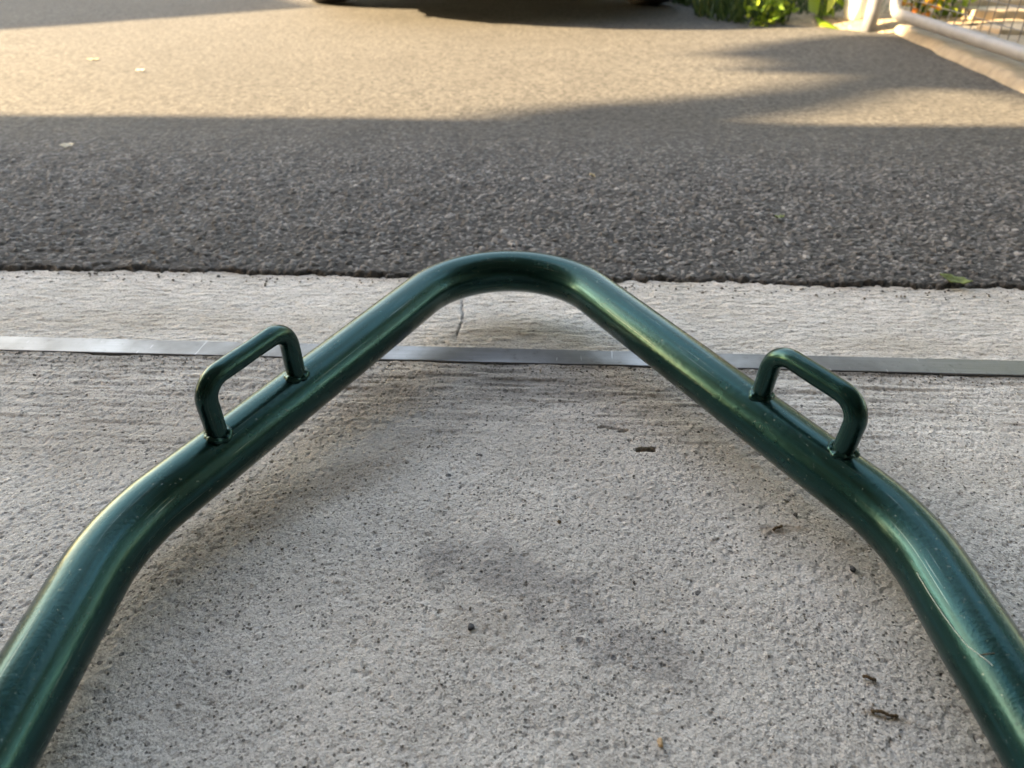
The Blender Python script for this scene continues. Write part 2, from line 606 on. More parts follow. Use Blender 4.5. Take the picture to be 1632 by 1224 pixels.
# asphalt drive, chips of aggregate modelled near the door --------------
EDGE = 0.823
rows = [EDGE - 0.012]
while rows[-1] < 60:
    y = rows[-1]
    st = 0.0016 * max(1, (y / 0.9)) ** 2.2 if y < 2.6 else (y - 2.55) * 0.22 + 0.015
    rows.append(y + st)
rows = np.array(rows)
NX = 1150
u = np.linspace(-1, 1, NX)
u = np.sign(u) * (0.86 * np.abs(u) + 0.14 * np.abs(u) ** 5)
Y = np.repeat(rows[:, None], NX, 1)
X = u[None, :] * (0.42 + 0.80 * Y)
f1, f2, rid = worley(X, Y, 0.0056, 1)
g1, g2, rid2 = worley(X + 0.003 * (vnoise(X * 200, Y * 200, 8) - .5), Y, 0.0125, 4)
dome1 = np.clip(1 - (f1 / 0.62) ** 2, 0, 1)
dome2 = np.clip(1 - (g1 / 0.52) ** 2, 0, 1)
big = (rid2 > 0.62)
nearw = 1 - 0.8 * sstep(1.15, 1.65, Y) - 0.2 * sstep(1.65, 2.4, Y)
Z = (dome1 * (0.3 + 0.9 * rid) * 0.0018 + np.where(big, dome2 ** 0.7 * 0.0025, 0)) * nearw
Z += (fbm(X, Y, 22, 3, 2) - 0.5) * 0.005 * nearw + (fbm(X, Y, 2.0, 3, 6) - 0.5) * 0.008 * sstep(0.9, 1.4, Y) * (1 - sstep(3, 4, Y))
stone = np.where(big & (dome2 > 0.2), 0.45 + 0.55 * (rid2 - 0.62) / 0.38 * vnoise(rid2 * 900, rid2 * 300), rid * 0.93)
pit = np.clip(1 - np.maximum(dome1, np.where(big, dome2 * 1.4, 0)) * 2.2, 0, 1)
edge_n = EDGE + (fbm(X, X * 0 + 3.3, 28, 4, 5) - 0.5) * 0.016 + (vnoise(X * 160, Y * 160, 3) - 0.5) * 0.006
crumb = sstep(0.0, 0.016, Y - edge_n)
Z = Z + 0.004 - (1 - crumb) * 0.016
Z = np.where(Y > 6, 0.004, Z)
edge_shade = (1 - sstep(0.004, 0.030, Y - edge_n)) * (0.4 + 0.6 * vnoise(X * 40, Y * 60, 9))  # gap shade and dark crumbled rim painted along the asphalt edge
me = grid_mesh(X, Y, Z, {'stone': np.clip(stone, 0, 1), 'pit': pit, 'far': sstep(1.15, 1.75, Y), 'edge_shade': edge_shade})
drive = link('driveway', me, ASPH)
drive.rotation_euler = (0, 0, FR)
tag(drive, kind='structure')


def ell(X, Y, cx, cy, rx, ry, rot=0.0, soft=0.35, wob=0.35, sc=30, seed=0):
    c, s = math.cos(rot), math.sin(rot)
    dx, dy = X - cx, Y - cy
    a = (dx * c + dy * s) / rx
    b = (-dx * s + dy * c) / ry
    d = np.hypot(a, b) + (fbm(X, Y, sc, 4, seed) - 0.5) * 2 * wob
    return 1 - sstep(1 - soft, 1 + soft, d)


# garage slab ----------------------------------------------------------
xs = graded(-2.9, 2.9, -0.66, 0.66, 0.00135)
ys = graded(-5.0, 0.6295, 0.17, 0.6295, 0.00135)
X, Y = np.meshgrid(xs, ys)
f1, f2, rid = worley(X, Y, 0.0042, 7)
f1b, f2b, ridb = worley(X, Y, 0.010, 3)
inside = ((np.abs(X) < 0.68) & (Y > 0.15)).astype(float)
broom = sstep(0.42, 0.60, Y + (fbm(X, Y, 6, 3, 31) - 0.5) * 0.16)
Z = (fbm(X, Y, 240, 3, 3) - 0.5) * 0.0010 * (0.5 + fbm(X, Y, 14, 3, 91)) - np.where(rid > 0.78, np.clip(1 - f1 / 0.5, 0, 1) * 0.0012, 0) \
    - np.where(ridb > 0.90, np.clip(1 - f1b / 0.22, 0, 1) * 0.0020, 0) + np.where(ridb < 0.10, np.clip(1 - (f1b / 0.3) ** 2, 0, 1) * 0.0010, 0)
stria = fbm(X * 0.10, Y, 190, 4, 12)
Z += broom * (stria - 0.5) * 0.0046
Z += (fbm(X, Y, 9, 3, 15) - 0.5) * 0.003
Z *= inside
XW = X * math.cos(FR) - Y * math.sin(FR)
YW = X * math.sin(FR) + Y * math.cos(FR)
hx, hy = 0.119, 0.489
hole = ((np.abs(XW - hx) < 0.0085) & (np.abs(YW - hy - 0.0003) < 0.0027)).astype(float) * inside
hole2 = ell(XW, YW, 0.216, 0.4815, 0.010, 0.004, 0, 0.3, 0.4, 120, 4)
hole3 = np.maximum(ell(XW, YW, 0.091, 0.5215, 0.010, 0.0022, -0.15, .3, .5, 150, 5), ell(XW, YW, 0.101, 0.517, 0.006, 0.002, 0.1, .3, .5, 150, 6))
hole4 = np.maximum(ell(XW, YW, 0.094, 0.548, 0.014, 0.004, 0, .4, .8, 150, 25), ell(XW, YW, 0.123, 0.540, 0.0045, 0.004, 0, .3, .8, 150, 26))
Z -= hole * 0.0045 + (hole2 * 0.8 + hole3) * 0.0022 + hole4 * 0.0012
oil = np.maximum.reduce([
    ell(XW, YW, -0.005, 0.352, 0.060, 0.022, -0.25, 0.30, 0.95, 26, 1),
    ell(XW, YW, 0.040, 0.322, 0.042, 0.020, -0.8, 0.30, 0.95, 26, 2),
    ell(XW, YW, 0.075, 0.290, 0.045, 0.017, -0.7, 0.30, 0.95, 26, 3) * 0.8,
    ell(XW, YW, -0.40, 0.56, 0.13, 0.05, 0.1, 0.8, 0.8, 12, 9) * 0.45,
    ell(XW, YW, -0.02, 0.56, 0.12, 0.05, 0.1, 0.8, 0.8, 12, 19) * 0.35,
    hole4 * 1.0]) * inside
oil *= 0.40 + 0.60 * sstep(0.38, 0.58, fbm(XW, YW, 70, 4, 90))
brown_mark = np.maximum.reduce([
    ell(XW, YW, -0.15, 0.445, 0.11, 0.022, 0.75, 0.7, 0.6, 18, 4) * 0.75,  # brown strip alongside the left arm
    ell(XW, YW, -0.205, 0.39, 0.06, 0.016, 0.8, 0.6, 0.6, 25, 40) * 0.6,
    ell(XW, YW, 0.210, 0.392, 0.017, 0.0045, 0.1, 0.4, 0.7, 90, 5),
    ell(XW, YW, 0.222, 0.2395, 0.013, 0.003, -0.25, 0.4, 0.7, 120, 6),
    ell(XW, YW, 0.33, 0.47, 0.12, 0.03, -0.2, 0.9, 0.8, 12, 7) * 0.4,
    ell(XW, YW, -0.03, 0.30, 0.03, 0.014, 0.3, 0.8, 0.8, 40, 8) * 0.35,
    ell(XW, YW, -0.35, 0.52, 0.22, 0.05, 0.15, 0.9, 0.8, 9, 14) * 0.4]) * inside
grime = np.clip(sstep(0.595, 0.632, Y) * (0.15 + 0.95 * sstep(0.35, 0.7, fbm(X * 0.22, Y, 26, 4, 16))), 0, 1)
grime = np.maximum(grime, broom * sstep(0.60, 0.36, stria) * 0.42 * sstep(0.3, 0.6, fbm(X, Y, 5, 3, 77)))
grime = np.maximum(grime, sstep(0.10, 0.0, np.abs(X - 0.03)) * 0 + ell(XW, YW, 0.00, 0.600, 0.20, 0.030, 0, 0.6, 0.5, 22, 17) * (0.35 + 0.65 * sstep(0.62, 0.38, stria)) * 0.8) * inside
pale_mark = np.maximum.reduce([ell(XW, YW, 0.212, 0.342, 0.006, 0.016, 0.2, 0.7, 0.8, 70, 21) * 0.8,
                           ell(XW, YW, 0.305, 0.37, 0.012, 0.010, 0.2, 0.7, 0.8, 60, 22) * 0.7,
                           ell(XW, YW, -0.13, 0.50, 0.05, 0.018, 0.6, 0.9, 0.7, 30, 23) * 0.6,  # pale patch alongside the left arm
                           ell(XW, YW, -0.42, 0.40, 0.10, 0.06, 0.5, 0.9, 0.8, 16, 24) * 0.5]) * inside
me = grid_mesh(X, Y, Z, {'oil': oil, 'brown_mark': brown_mark, 'grime': grime, 'pale_mark': pale_mark, 'hole': np.maximum(hole, (hole3 > .5) * .8)})
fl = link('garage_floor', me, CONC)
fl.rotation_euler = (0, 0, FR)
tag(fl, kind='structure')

# door sill between the threshold strip and the asphalt ------------------
xs = graded(-2.9, 2.9, -0.82, 0.82, 0.0016)
ys = np.arange(0.6595, 0.846, 0.0016)
X, Y = np.meshgrid(xs, ys)
stria = fbm(X * 0.30, Y, 240, 4, 41)
Z = (stria - 0.5) * 0.0026 + (fbm(X, Y, 230, 3, 43) - 0.5) * 0.0012 + (fbm(X, Y, 8, 3, 45) - 0.5) * 0.003
crack_x = -0.094 + 0.006 * (fbm(Y, Y * 0 + 1.7, 60, 4, 50) - 0.5) * 2 + 0.04 * (0.77 - Y)
crack = np.clip(1 - np.abs(X - crack_x) / 0.0013, 0, 1) * sstep(0.672, 0.69, Y) * (1 - sstep(0.775, 0.79, Y))
Z -= crack * 0.003
brown_mark = np.maximum(ell(X, Y, -0.45, 0.70, 0.30, 0.025, 0, 0.8, 0.9, 14, 51) * 0.6, ell(X, Y, 0.45, 0.685, 0.25, 0.018, 0, 0.8, 0.9, 18, 52) * 0.7)
brown_mark = np.maximum(brown_mark, sstep(0.80, 0.832, Y) * 0.25)
grime = np.maximum(crack, sstep(0.58, 0.32, stria) * 0.30 * sstep(0.35, 0.65, fbm(X, Y, 7, 3, 54)))
me = grid_mesh(X, Y, Z, {'brown_mark': brown_mark, 'grime': grime})
sl = link('door_sill', me, SILL)
sl.rotation_euler = (0, 0, FR)
tag(sl, kind='structure')
# bed of mortar below the three
tag(box_obj('footing', FM @ Vector((0, -1.9, -0.065)), (5.9, 5.55, 0.06), SOIL, rot=Matrix.Rotation(FR, 3, 'Z')), kind='structure')

# right of the drive: concrete border, soil bed --------------------------
xs = np.linspace(0, 1, 40)
ys = np.linspace(0.3, 2.98, 160)
T, Y = np.meshgrid(xs, ys)
ex = 1.287 + (Y - 1.882) * 0.1216 + (vnoise(Y * 9, Y * 0, 3) - 0.5) * 0.02
X = ex + T * 0.42
Z = 0.030 * sstep(0, 0.04, T) + (fbm(X, Y, 14, 4, 60) - 0.5) * 0.012 - 0.012 * (T == 0)
tag(link('border_slab', grid_mesh(X, Y, Z), SLAB, smooth=True), kind='structure')
xs = np.linspace(0.92, 6.0, 150)
ys = np.linspace(2.92, 9.0, 150)
X, Y = np.meshgrid(xs, ys)
lim = np.where(Y < 3.25, 1.36 - (Y - 2.9) * 1.25, 0.95)
Z = 0.035 * sstep(0.0, 0.25, X - lim) - 0.03 * (1 - sstep(-0.06, 0.0, X - lim)) + (fbm(X, Y, 8, 4, 61) - 0.5) * 0.03 * sstep(0, 0.2, X - lim)
tag(link('soil_bed', grid_mesh(X, Y, Z), SOIL, smooth=True), kind='structure')
xs = np.linspace(1.62, 6.0, 60)
ys = np.linspace(-1.0, 2.95, 60)
X, Y = np.meshgrid(xs, ys)
tag(link('side_yard', grid_mesh(X, Y, 0.012 + (fbm(X, Y, 6, 4, 62) - 0.5) * 0.02), SOIL, smooth=True), kind='structure')

# ------------------------------------------------------------------ garage we stand in
gar = empty('garage_building', (0, 0, 0), FR)
tag(gar, 'grey plastered garage with wide open doorway shading the concrete floor', 'garage')
OPH = 2.35
LW = -2.85
RW = 2.85
box_obj('side_wall', (LW - 0.08, -2.2, 1.3), (0.16, 5.7, 2.6), PLASTER, gar)
box_obj('side_wall', (RW + 0.08, -2.2, 1.3), (0.16, 5.7, 2.6), PLASTER, gar)
box_obj('back_wall', (0, -5.1, 1.3), (5.68, 0.16, 2.6), PLASTER, gar)
box_obj('ceiling', (0, -2.2, 2.52), (5.68, 5.68, 0.10), CEIL, gar)
box_obj('lintel', (0, 0.60, (OPH + 2.47) / 2), (5.68, 0.10, 2.47 - OPH), PLASTER, gar)
box_obj('house_wall', (-5.9, -2.2, 1.3), (5.7, 5.6, 2.6), RENDERW, gar)
rf = box_obj('roof', (-2.85, -1.82, 2.63), (12.4, 6.42, 0.10), ROOF, gar)
box_obj('fascia', (-2.85, 1.4045, 2.595), (12.4, 0.025, 0.17), PLASTER, rf)
box_obj('soffit', (-2.85, 1.015, 2.562), (12.3, 0.75, 0.03), PLASTER, rf)

# unseen flat-roofed building, placed so its roof edge shades the drive's far left
nb = empty('shade_building', (-7.97, 3.83, 0), math.atan2(-0.588, -0.809))
tag(nb, 'unseen flat roofed building placed off to the left to shade the drive', 'shade_building')
box_obj('wall', (1.6, -2.0, 1.45), (2.9, 3.7, 2.9), RENDERW, nb)
box_obj('roof', (1.55, -2.0, 2.95), (3.1, 4.0, 0.10), ROOF, nb)
box_obj('door', (1.6, -0.14, 1.0), (0.9, 0.05, 2.0), TIMBER, nb)

# threshold strip --------------------------------------------------------
bm = bmesh.new()
box(bm, (0, 0.6445, -0.0030), (5.6, 0.0285, 0.010), None, 0.0009)
me = bpy.data.meshes.new('threshold_strip')
bm.to_mesh(me)
bm.free()
ts = link('threshold_strip', me, ALU)
ts.rotation_euler = (0, 0, FR)
tag(ts, 'long flat aluminium threshold strip set across the concrete doorway', 'threshold')

# ------------------------------------------------------------------ the green pipe frame
TR = 0.0231
pz = lambda x, y: (x, y, max(0.0240, 0.0185 + 0.05 * y))
path = [pz(-0.2730, -0.57), pz(-0.2745, 0.11), pz(-0.2756, 0.3504), pz(-0.0062, 0.8523), pz(0.2783, 0.3564), pz(0.2860, 0.11), pz(0.3063, -0.57)]
cl = resample(fillet(path, [0.8, 0.1635, 0.1057, 0.1635, 0.8], 40), 0.006)
fr = empty('pipe_frame', (0, 0, 0))
tag(fr, 'dark green painted steel pipe bent to a rounded peak with two loop handles', 'pipe frame')


def dent(a, l):
    return 0.004 * math.sin(3 * a + 7 * l) * 0.5 + 0.003 * math.sin(l * 31 + a)


link('tube', sweep(cl, TR, 64, True, dent), PAINT, fr, True)


def handle(p0, p1, p2, p3):
    pts = resample(fillet([p0, p1, p2, p3], [0.018, 0.018], 16), 0.0025)
    h = link('handle', sweep(pts, 0.0081, 28, True, lambda a, l: 0.012 * math.sin(2 * a + 60 * l) + 0.01 * math.sin(150 * l)), PAINT, fr, True)
    ax = np.array(p3) - np.array(p0)
    ax /= np.linalg.norm(ax)
    for q0, q1 in ((p0, p1), (p3, p2)):
        q0, q1 = np.array(q0), np.array(q1)
        up = (q1 - q0) - ax * ((q1 - q0) @ ax)
        up /= np.linalg.norm(up)
        sd_ = np.cross(ax, up)
        ring = []
        for k in range(41):
            a = 2 * math.pi * k / 40
            r = 0.0079 + 0.0008 * math.sin(a * 2 + q0[0] * 90) + 0.0003 * math.sin(a * 5 + 1)
            du, dv = r * math.cos(a), r * math.sin(a)
            ring.append(q0 + ax * du + sd_ * dv + up * (math.sqrt(TR * TR - dv * dv) - 0.0008))
        rr = [0.0032 * (1 + 0.30 * math.sin(3 * 2 * math.pi * k / 40 + 0.6 + q0[1] * 70) + 0.14 * math.sin(9 * 2 * math.pi * k / 40)) for k in range(41)]
        rr[-1] = rr[0]
        link('weld_bead', sweep(ring, rr, 10, False), PAINT, h, True)


handle((-0.227, 0.4328, 0.0402), (-0.227, 0.4295, 0.1101), (-0.1853, 0.5079, 0.1139), (-0.1853, 0.5112, 0.044))
handle((0.2055, 0.4837, 0.0427), (0.2091, 0.4818, 0.1081), (0.2503, 0.4115, 0.1046), (0.2467, 0.4134, 0.0392))
link('cross_tube', sweep(resample([(-0.273, -0.52, 0.0240), (0.305, -0.52, 0.0240)], 0.03), 0.017, 24), PAINT, fr, True)

# ------------------------------------------------------------------ gate, post, mesh
post = empty('gate_post', (1.342, 2.965, 0))
tag(post, 'pale galvanised gate post standing at the far corner of the drive', 'post')
link('pipe', sweep(resample([(0, 0, -0.02), (0.008, 0.0, 1.5)], 0.1), 0.0255, 24), GALV, post, True)
me = lathe([(0.0, 1.53), (0.018, 1.525), (0.0275, 1.51), (0.0275, 1.49)], 24)
link('cap', me, GALV, post, True)
for z in (0.35, 1.2):
    me = sweep(resample([(0.0, -0.03, z), (0.045, -0.035, z)], 0.01), 0.012, 12)
    link('hinge', me, GALV, post, True)

gate = empty('mesh_gate', (1.40, 2.93, 0))
tag(gate, 'galvanised pipe gate with square wire mesh swung open at the right', 'gate')
ga = np.array([0.0, 0.0, 0.072])
gdir = np.array([-0.045, -1.0, 0.0])
gdir /= np.linalg.norm(gdir)
GL, GH = 2.3, 1.35
c0, c1 = ga, ga + gdir * GL
up = np.array([0, 0, 1.0])
loop = fillet([c0 + up * 0.6, c0, c1, c1 + up * GH, c0 + up * GH, c0 + up * 0.55], [0.06, 0.06, 0.06, 0.06], 10)
link('pipe_surround', sweep(resample(loop, 0.02), 0.0190, 24), GALV, gate, True)
link('brace', sweep(resample([c0 + up * 0.68, c1 + up * 0.68], 0.1), 0.017, 16), GALV, gate, True)
pit_ = 0.052
for i in range(1, int(GL / pit_)):
    b = c0 + gdir * (i * pit_)
    ph = random.random() * 6
    pts = [b + up * (0.02 + (GH - 0.04) * t) + np.array([0.0022 * math.sin(26 * GH * t + ph), 0, 0]) for t in np.linspace(0, 1, 26)]
    link('wire', sweep(pts, 0.0016, 6), WIRE, gate)
for j in range(1, int(GH / pit_)):
    b = c0 + up * (j * pit_)
    pts = [b + gdir * (0.02 + (GL - 0.04) * t) + np.array([0.0022 * math.sin(60 * GL * t + j), 0, 0.003 * math.sin(9 * t + j)]) for t in np.linspace(0, 1, 44)]
    link('wire', sweep(pts, 0.0016, 6), WIRE, gate)

# ------------------------------------------------------------------ foliage
def leaf_cloud(pts, size, jit=0.4, bend=0.25, droop=0.0, aspect=0.45, seed=1):
    """one pointed, folded leaf (two quads) at each point; returns a mesh with a random tone per leaf"""
    rg = np.random.default_rng(seed)
    pts = np.asarray(pts, float)
    n = len(pts)
    d = rg.normal(size=(n, 3))
    d[:, 2] = d[:, 2] * 0.7 - droop
    d /= np.linalg.norm(d, axis=1)[:, None]
    q = rg.normal(size=(n, 3))
    s = np.cross(d, q)
    s /= np.linalg.norm(s, axis=1)[:, None]
    nn = np.cross(s, d)
    L = (size * (1 + jit * (rg.random(n) * 2 - 1)))[:, None]
    W = L * aspect
    base = pts
    tip = pts + d * L
    l_ = pts + d * L * 0.45 + s * W * 0.5 + nn * L * bend * 0.3
    r_ = pts + d * L * 0.45 - s * W * 0.5 + nn * L * bend * 0.3
    mid = pts + d * L * 0.55 - nn * L * bend * 0.1
    V = np.stack([base, r_, tip, l_, mid], 1).reshape(-1, 3)
    o = np.arange(n)[:, None] * 5
    F = np.concatenate([o + np.array([[0, 1, 2, 4]]), o + np.array([[0, 4, 2, 3]])])
    me = fast_quads(V, F)
    at = me.attributes.new('leaf_tone', 'FLOAT', 'POINT')
    at.data.foreach_set('value', np.repeat(rg.random(n), 5).astype(np.float32))
    return me


def in_poly(x, y, poly):
    c = False
    j = len(poly) - 1
    for i in range(len(poly)):
        (xi, yi), (xj, yj) = poly[i], poly[j]
        if (yi > y) != (yj > y) and x < (xj - xi) * (y - yi) / (yj - yi) + xi:
            c = not c
        j = i
    return c


# unseen tree; crown leaves set back along sun rays from a ground shade outline
SHADE_OUTLINE = [(-0.10, 1.60), (0.0, 1.69), (0.275, 1.80), (0.62, 1.885), (0.80, 1.985), (0.91, 2.075), (0.96, 2.116), (0.90, 2.18), (0.68, 2.205), (0.82, 2.27), (0.83, 2.38),
          (0.69, 2.475), (0.86, 2.62), (1.02, 2.74), (1.28, 2.86), (1.50, 2.80), (2.6, 3.0), (3.6, 2.8), (3.6, 1.6), (2.2, 1.5), (1.56, 1.5),
          (1.40, 1.72), (1.31, 1.88), (1.20, 1.97), (1.10, 1.985), (1.01, 1.965), (0.91, 1.88), (0.75, 1.775), (0.60, 1.70), (0.50, 1.63), (0.42, 1.52), (-0.05, 1.52)]
cr, far_pts = [], []
while len(cr) < 46000:
    x, y = random.uniform(-0.1, 3.6), random.uniform(1.5, 3.0)
    if in_poly(x, y, SHADE_OUTLINE):
        s = random.uniform(10.4, 12.0)
        cr.append(Vector((x, y, 0)) - sd * s)
        if x > 2.7 and y < 2.2: far_pts.append(cr[-1])
tree = empty('broadleaf_tree', (-9.85, 1.2, 0))
tag(tree, 'unseen broadleaf tree at left, crown shaped to cast finger shade on the drive', 'tree')
tl = Vector((-9.85, 1.2, 0))
link('crown', leaf_cloud([p - tl for p in cr], 0.048, seed=3, aspect=0.6), LEAFG, tree)
tpts = [(0, 0, -0.05), (0.05, 0.0, 1.0), (0.0, 0.05, 2.2), (0.12, 0.0, 3.2), (0.35, -0.05, 4.4)]
link('trunk', sweep(resample(tpts, 0.15), np.linspace(0.17, 0.07, len(resample(tpts, 0.15))), 14), BARK, tree, True)
for k in range(9):
    e = far_pts[random.randrange(len(far_pts))] - tl
    a = Vector((0.32, -0.05, 4.25))
    mpt = Vector((random.uniform(2.9, 3.3), 1.45, 0)) - sd * random.uniform(10.9, 11.3) - tl
    q = resample([a, mpt, e], 0.08)
    link('limb', sweep(q, np.linspace(0.04, 0.008, len(q)), 8), BARK, tree, True)

# unseen foliage added for dark reflections: one far behind the car, one at right
rg = np.random.default_rng(8)


def unseen_hedge(c, length, height, n, rz, label, seed):
    x = rg.uniform(-length / 2, length / 2, n)
    top = height * (0.78 + 0.3 * fbm(x, x * 0, 0.9, 3, seed))
    z = rg.random(n) ** 0.75 * top
    y = rg.normal(0, 0.28, n) * (1.25 - 0.6 * z / height)
    root = empty('unseen_hedge', c, rz)
    tag(root, label, 'unseen_hedge')
    link('foliage', leaf_cloud(np.stack([x, y, z], 1), 0.20, seed=seed), LEAFD, root)
    for k in np.arange(-length / 2 + 0.4, length / 2, 0.9):
        q = resample([(k, 0, -0.1), (k + 0.06, 0.04, height * 0.35), (k - 0.05, -0.03, height * 0.75)], 0.3)
        link('stem', sweep(q, np.linspace(0.04, 0.012, len(q)), 7), BARK, root)


unseen_hedge((0, 11.5, 0), 18, 2.6, 8000, 0, 'unseen dark foliage added far behind the car to darken horizon reflections', 5)
unseen_hedge((4.3, 3.6, 0), 11, 5.0, 12000, R(92), 'unseen tall dark foliage added at right to darken reflections on that side', 6)

# grass verge beside the car
n = 9000
gx = rg.uniform(0.78, 1.55, n)
gy = 3.18 + rg.random(n) * 2.6
keep = (gx > 0.80 + 0.04 * np.sin(gy * 9) + np.clip(3.45 - gy, 0, 1) * 0.45) & ~((gx > 1.12) & (gy < 3.22))
gx, gy = gx[keep], gy[keep]
n = len(gx)
h_ = rg.uniform(0.03, 0.11, n)
a_ = rg.random(n) * 6.283
w_ = 0.004
lean = rg.normal(0, 0.35, (n, 2)) * h_[:, None]
b0 = np.stack([gx + np.cos(a_) * w_, gy + np.sin(a_) * w_, np.full(n, 0.0)], 1)
b1 = np.stack([gx - np.cos(a_) * w_, gy - np.sin(a_) * w_, np.full(n, 0.0)], 1)
t0 = np.stack([gx + lean[:, 0] - np.cos(a_) * 0.001, gy + lean[:, 1], h_], 1)
t1 = np.stack([gx + lean[:, 0] + np.cos(a_) * 0.001, gy + lean[:, 1], h_], 1)
V = np.stack([b0, b1, t0, t1], 1).reshape(-1, 3)
me = fast_quads(V, np.arange(4 * n).reshape(-1, 4))
at = me.attributes.new('leaf_tone', 'FLOAT', 'POINT')
at.data.foreach_set('value', np.repeat(rg.random(n), 4).astype(np.float32))
tag(link('grass_verge', me, GRASS), 'dark green grass growing along the verge beside the parked car', 'grass', kind='stuff')


def plant(name, loc, h, r, n, size, mat, label, group=None, seed=1, aspect=0.5, stems=6):
    rg = np.random.default_rng(seed)
    root = empty(name, loc)
    tag(root, label, 'plant', group)
    a = rg.random(n) * 6.283
    z = rg.random(n) ** 0.8
    rr = r * np.sqrt(rg.random(n)) * (0.45 + 0.55 * np.sin(np.clip(z, 0.05, 1) * 2.6))
    p = np.stack([np.cos(a) * rr, np.sin(a) * rr, z * h], 1)
    link('foliage', leaf_cloud(p, size, aspect=aspect, seed=seed), mat, root)
    for k in range(stems):
        a = rg.random() * 6.283
        q = resample([(0.01 * math.cos(a), 0.01 * math.sin(a), -0.01), (0.4 * r * math.cos(a), 0.4 * r * math.sin(a), h * 0.5), (0.6 * r * math.cos(a), 0.6 * r * math.sin(a), h * 0.9)], 0.03)
        link('stem', sweep(q, 0.003, 6), LEAFG, root)
    return root


plant('leafy_weed', (0.985, 3.14, 0.0), 0.10, 0.09, 120, 0.032, LEAFB, 'low sunlit weed with bright leaves at the edge of the grass', seed=11)
plant('leafy_weed', (1.06, 3.20, 0.0), 0.14, 0.07, 100, 0.034, LEAFB, 'taller sunlit weed just behind the low one by the grass', seed=12)
plant('broad_leaf_plant', (1.215, 3.13, 0.02), 0.2, 0.05, 22, 0.11, LEAFB, 'bright lime broad leaved plant left of the white pot', seed=13, aspect=0.4, stems=3)
plant('flowering_plant', (1.59, 3.13, 0.02), 0.22, 0.11, 170, 0.045, LEAFY, 'yellow and orange leaved plant behind the gate corner', seed=14)
plant('leafy_shrub', (1.74, 3.22, 0.02), 0.2, 0.11, 150, 0.05, LEAFB, 'green leafy shrub behind the wire mesh of the gate', seed=15)
plant('leafy_shrub', (1.40, 4.10, 0.0), 0.5, 0.30, 500, 0.06, LEAFD, 'dark shrub in the shade behind the white pot', seed=16)

# white pot
prof = [(0.0, 0.0), (0.030, 0.001), (0.045, 0.012), (0.058, 0.05), (0.064, 0.10), (0.066, 0.15), (0.072, 0.152), (0.073, 0.170), (0.066, 0.171), (0.063, 0.155), (0.055, 0.14), (0.0, 0.138)]
pot = empty('white_pot', (1.338, 3.105, 0.022))
pot.scale = (0.78, 0.78, 0.9)
tag(pot, 'bright white rounded pot just behind the gate post in full sun', 'pot')
link('bowl', lathe(prof, 36), WHITEP, pot, True)
link('soil_fill', lathe([(0.062, 0.147), (0.03, 0.151), (0.0, 0.153)], 24), SOIL, pot, True)

# timbers behind the gate
for k, (x, y, z, l, rz, lab) in enumerate([(2.30, 2.80, 0.030, 1.25, 0.05, 'nearest weathered timber lying on the soil behind the gate mesh'),
                                           (2.42, 3.10, 0.050, 1.30, -0.03, 'middle weathered timber lying on the soil behind the gate mesh'),
                                           (2.50, 3.46, 0.055, 1.30, 0.04, 'farthest weathered timber lying on the soil behind the gate mesh')]):
    t = box_obj('timber', (0, 0, 0), (l, 0.14, 0.035), TIMBER, bev=0.006)
    t.location = (x, y, z)
    t.rotation_euler = (0, 0, rz)
    tag(t, lab, 'timber', 'timbers behind the gate')

# ------------------------------------------------------------------ parked car
car = empty('parked_car', FM @ Vector((-0.305, 3.90, 0.004)), FR)
tag(car, 'black parked car at the far end of the drive, only tyres showing', 'car')
# stations: (y, half width bottom, half width belt, z bottom, z belt)
ST = [(-0.80, 0.30, 0.36, 0.27, 0.52), (-0.75, 0.48, 0.54, 0.22, 0.60), (-0.58, 0.70, 0.74, 0.20, 0.72), (-0.36, 0.84, 0.86, 0.20, 0.84), (0.30, 0.85, 0.87, 0.20, 0.93),
      (1.2, 0.85, 0.87, 0.20, 0.95), (2.3, 0.85, 0.87, 0.20, 0.97), (2.9, 0.83, 0.86, 0.21, 0.97), (3.15, 0.78, 0.80, 0.25, 0.90), (3.22, 0.66, 0.70, 0.32, 0.75)]
V, F = [], []
K = 12
for (y, wb, wt, zb, zt) in ST:
    prof = [(-wb * .9, zb), (-wb, zb + 0.05), (-wt, (zb + zt) / 2), (-wt * .985, zt - 0.10), (-wt * .93, zt - 0.02), (-wt * .6, zt + 0.02),
            (wt * .6, zt + 0.02), (wt * .93, zt - 0.02), (wt * .985, zt - 0.10), (wt, (zb + zt) / 2), (wb, zb + 0.05), (wb * .9, zb)]
    V += [(x, y, z) for x, z in prof]
for i in range(len(ST) - 1):
    for k in range(K):
        k2 = (k + 1) % K
        F.append((i * K + k, (i + 1) * K + k, (i + 1) * K + k2, i * K + k2))
F.append(tuple(range(K)))
F.append(tuple((len(ST) - 1) * K + k for k in reversed(range(K))))
body = link('body', mesh(V, F), CARPAINT, car, True)
CB = [(0.35, 0.78, 0.93), (1.05, 0.66, 1.44), (2.3, 0.64, 1.46), (3.0, 0.72, 0.99)]
V, F = [], []
for (y, w, z) in CB:
    V += [(-w, y, z), (w, y, z)]
V += [(-0.80, 0.35, 0.90), (0.80, 0.35, 0.90), (-0.80, 3.0, 0.95), (0.80, 3.0, 0.95)]
F = [(0, 1, 3, 2), (2, 3, 5, 4), (4, 5, 7, 6), (8, 0, 2, 4, 6, 10), (9, 11, 7, 5, 3, 1)]
link('cabin', mesh(V, F), CARPAINT, car)
link('windscreen', mesh([(-0.70, 0.42, 0.985), (0.70, 0.42, 0.985), (0.60, 1.0, 1.41), (-0.60, 1.0, 1.41)], [(0, 1, 2, 3)]), GLASS, car)
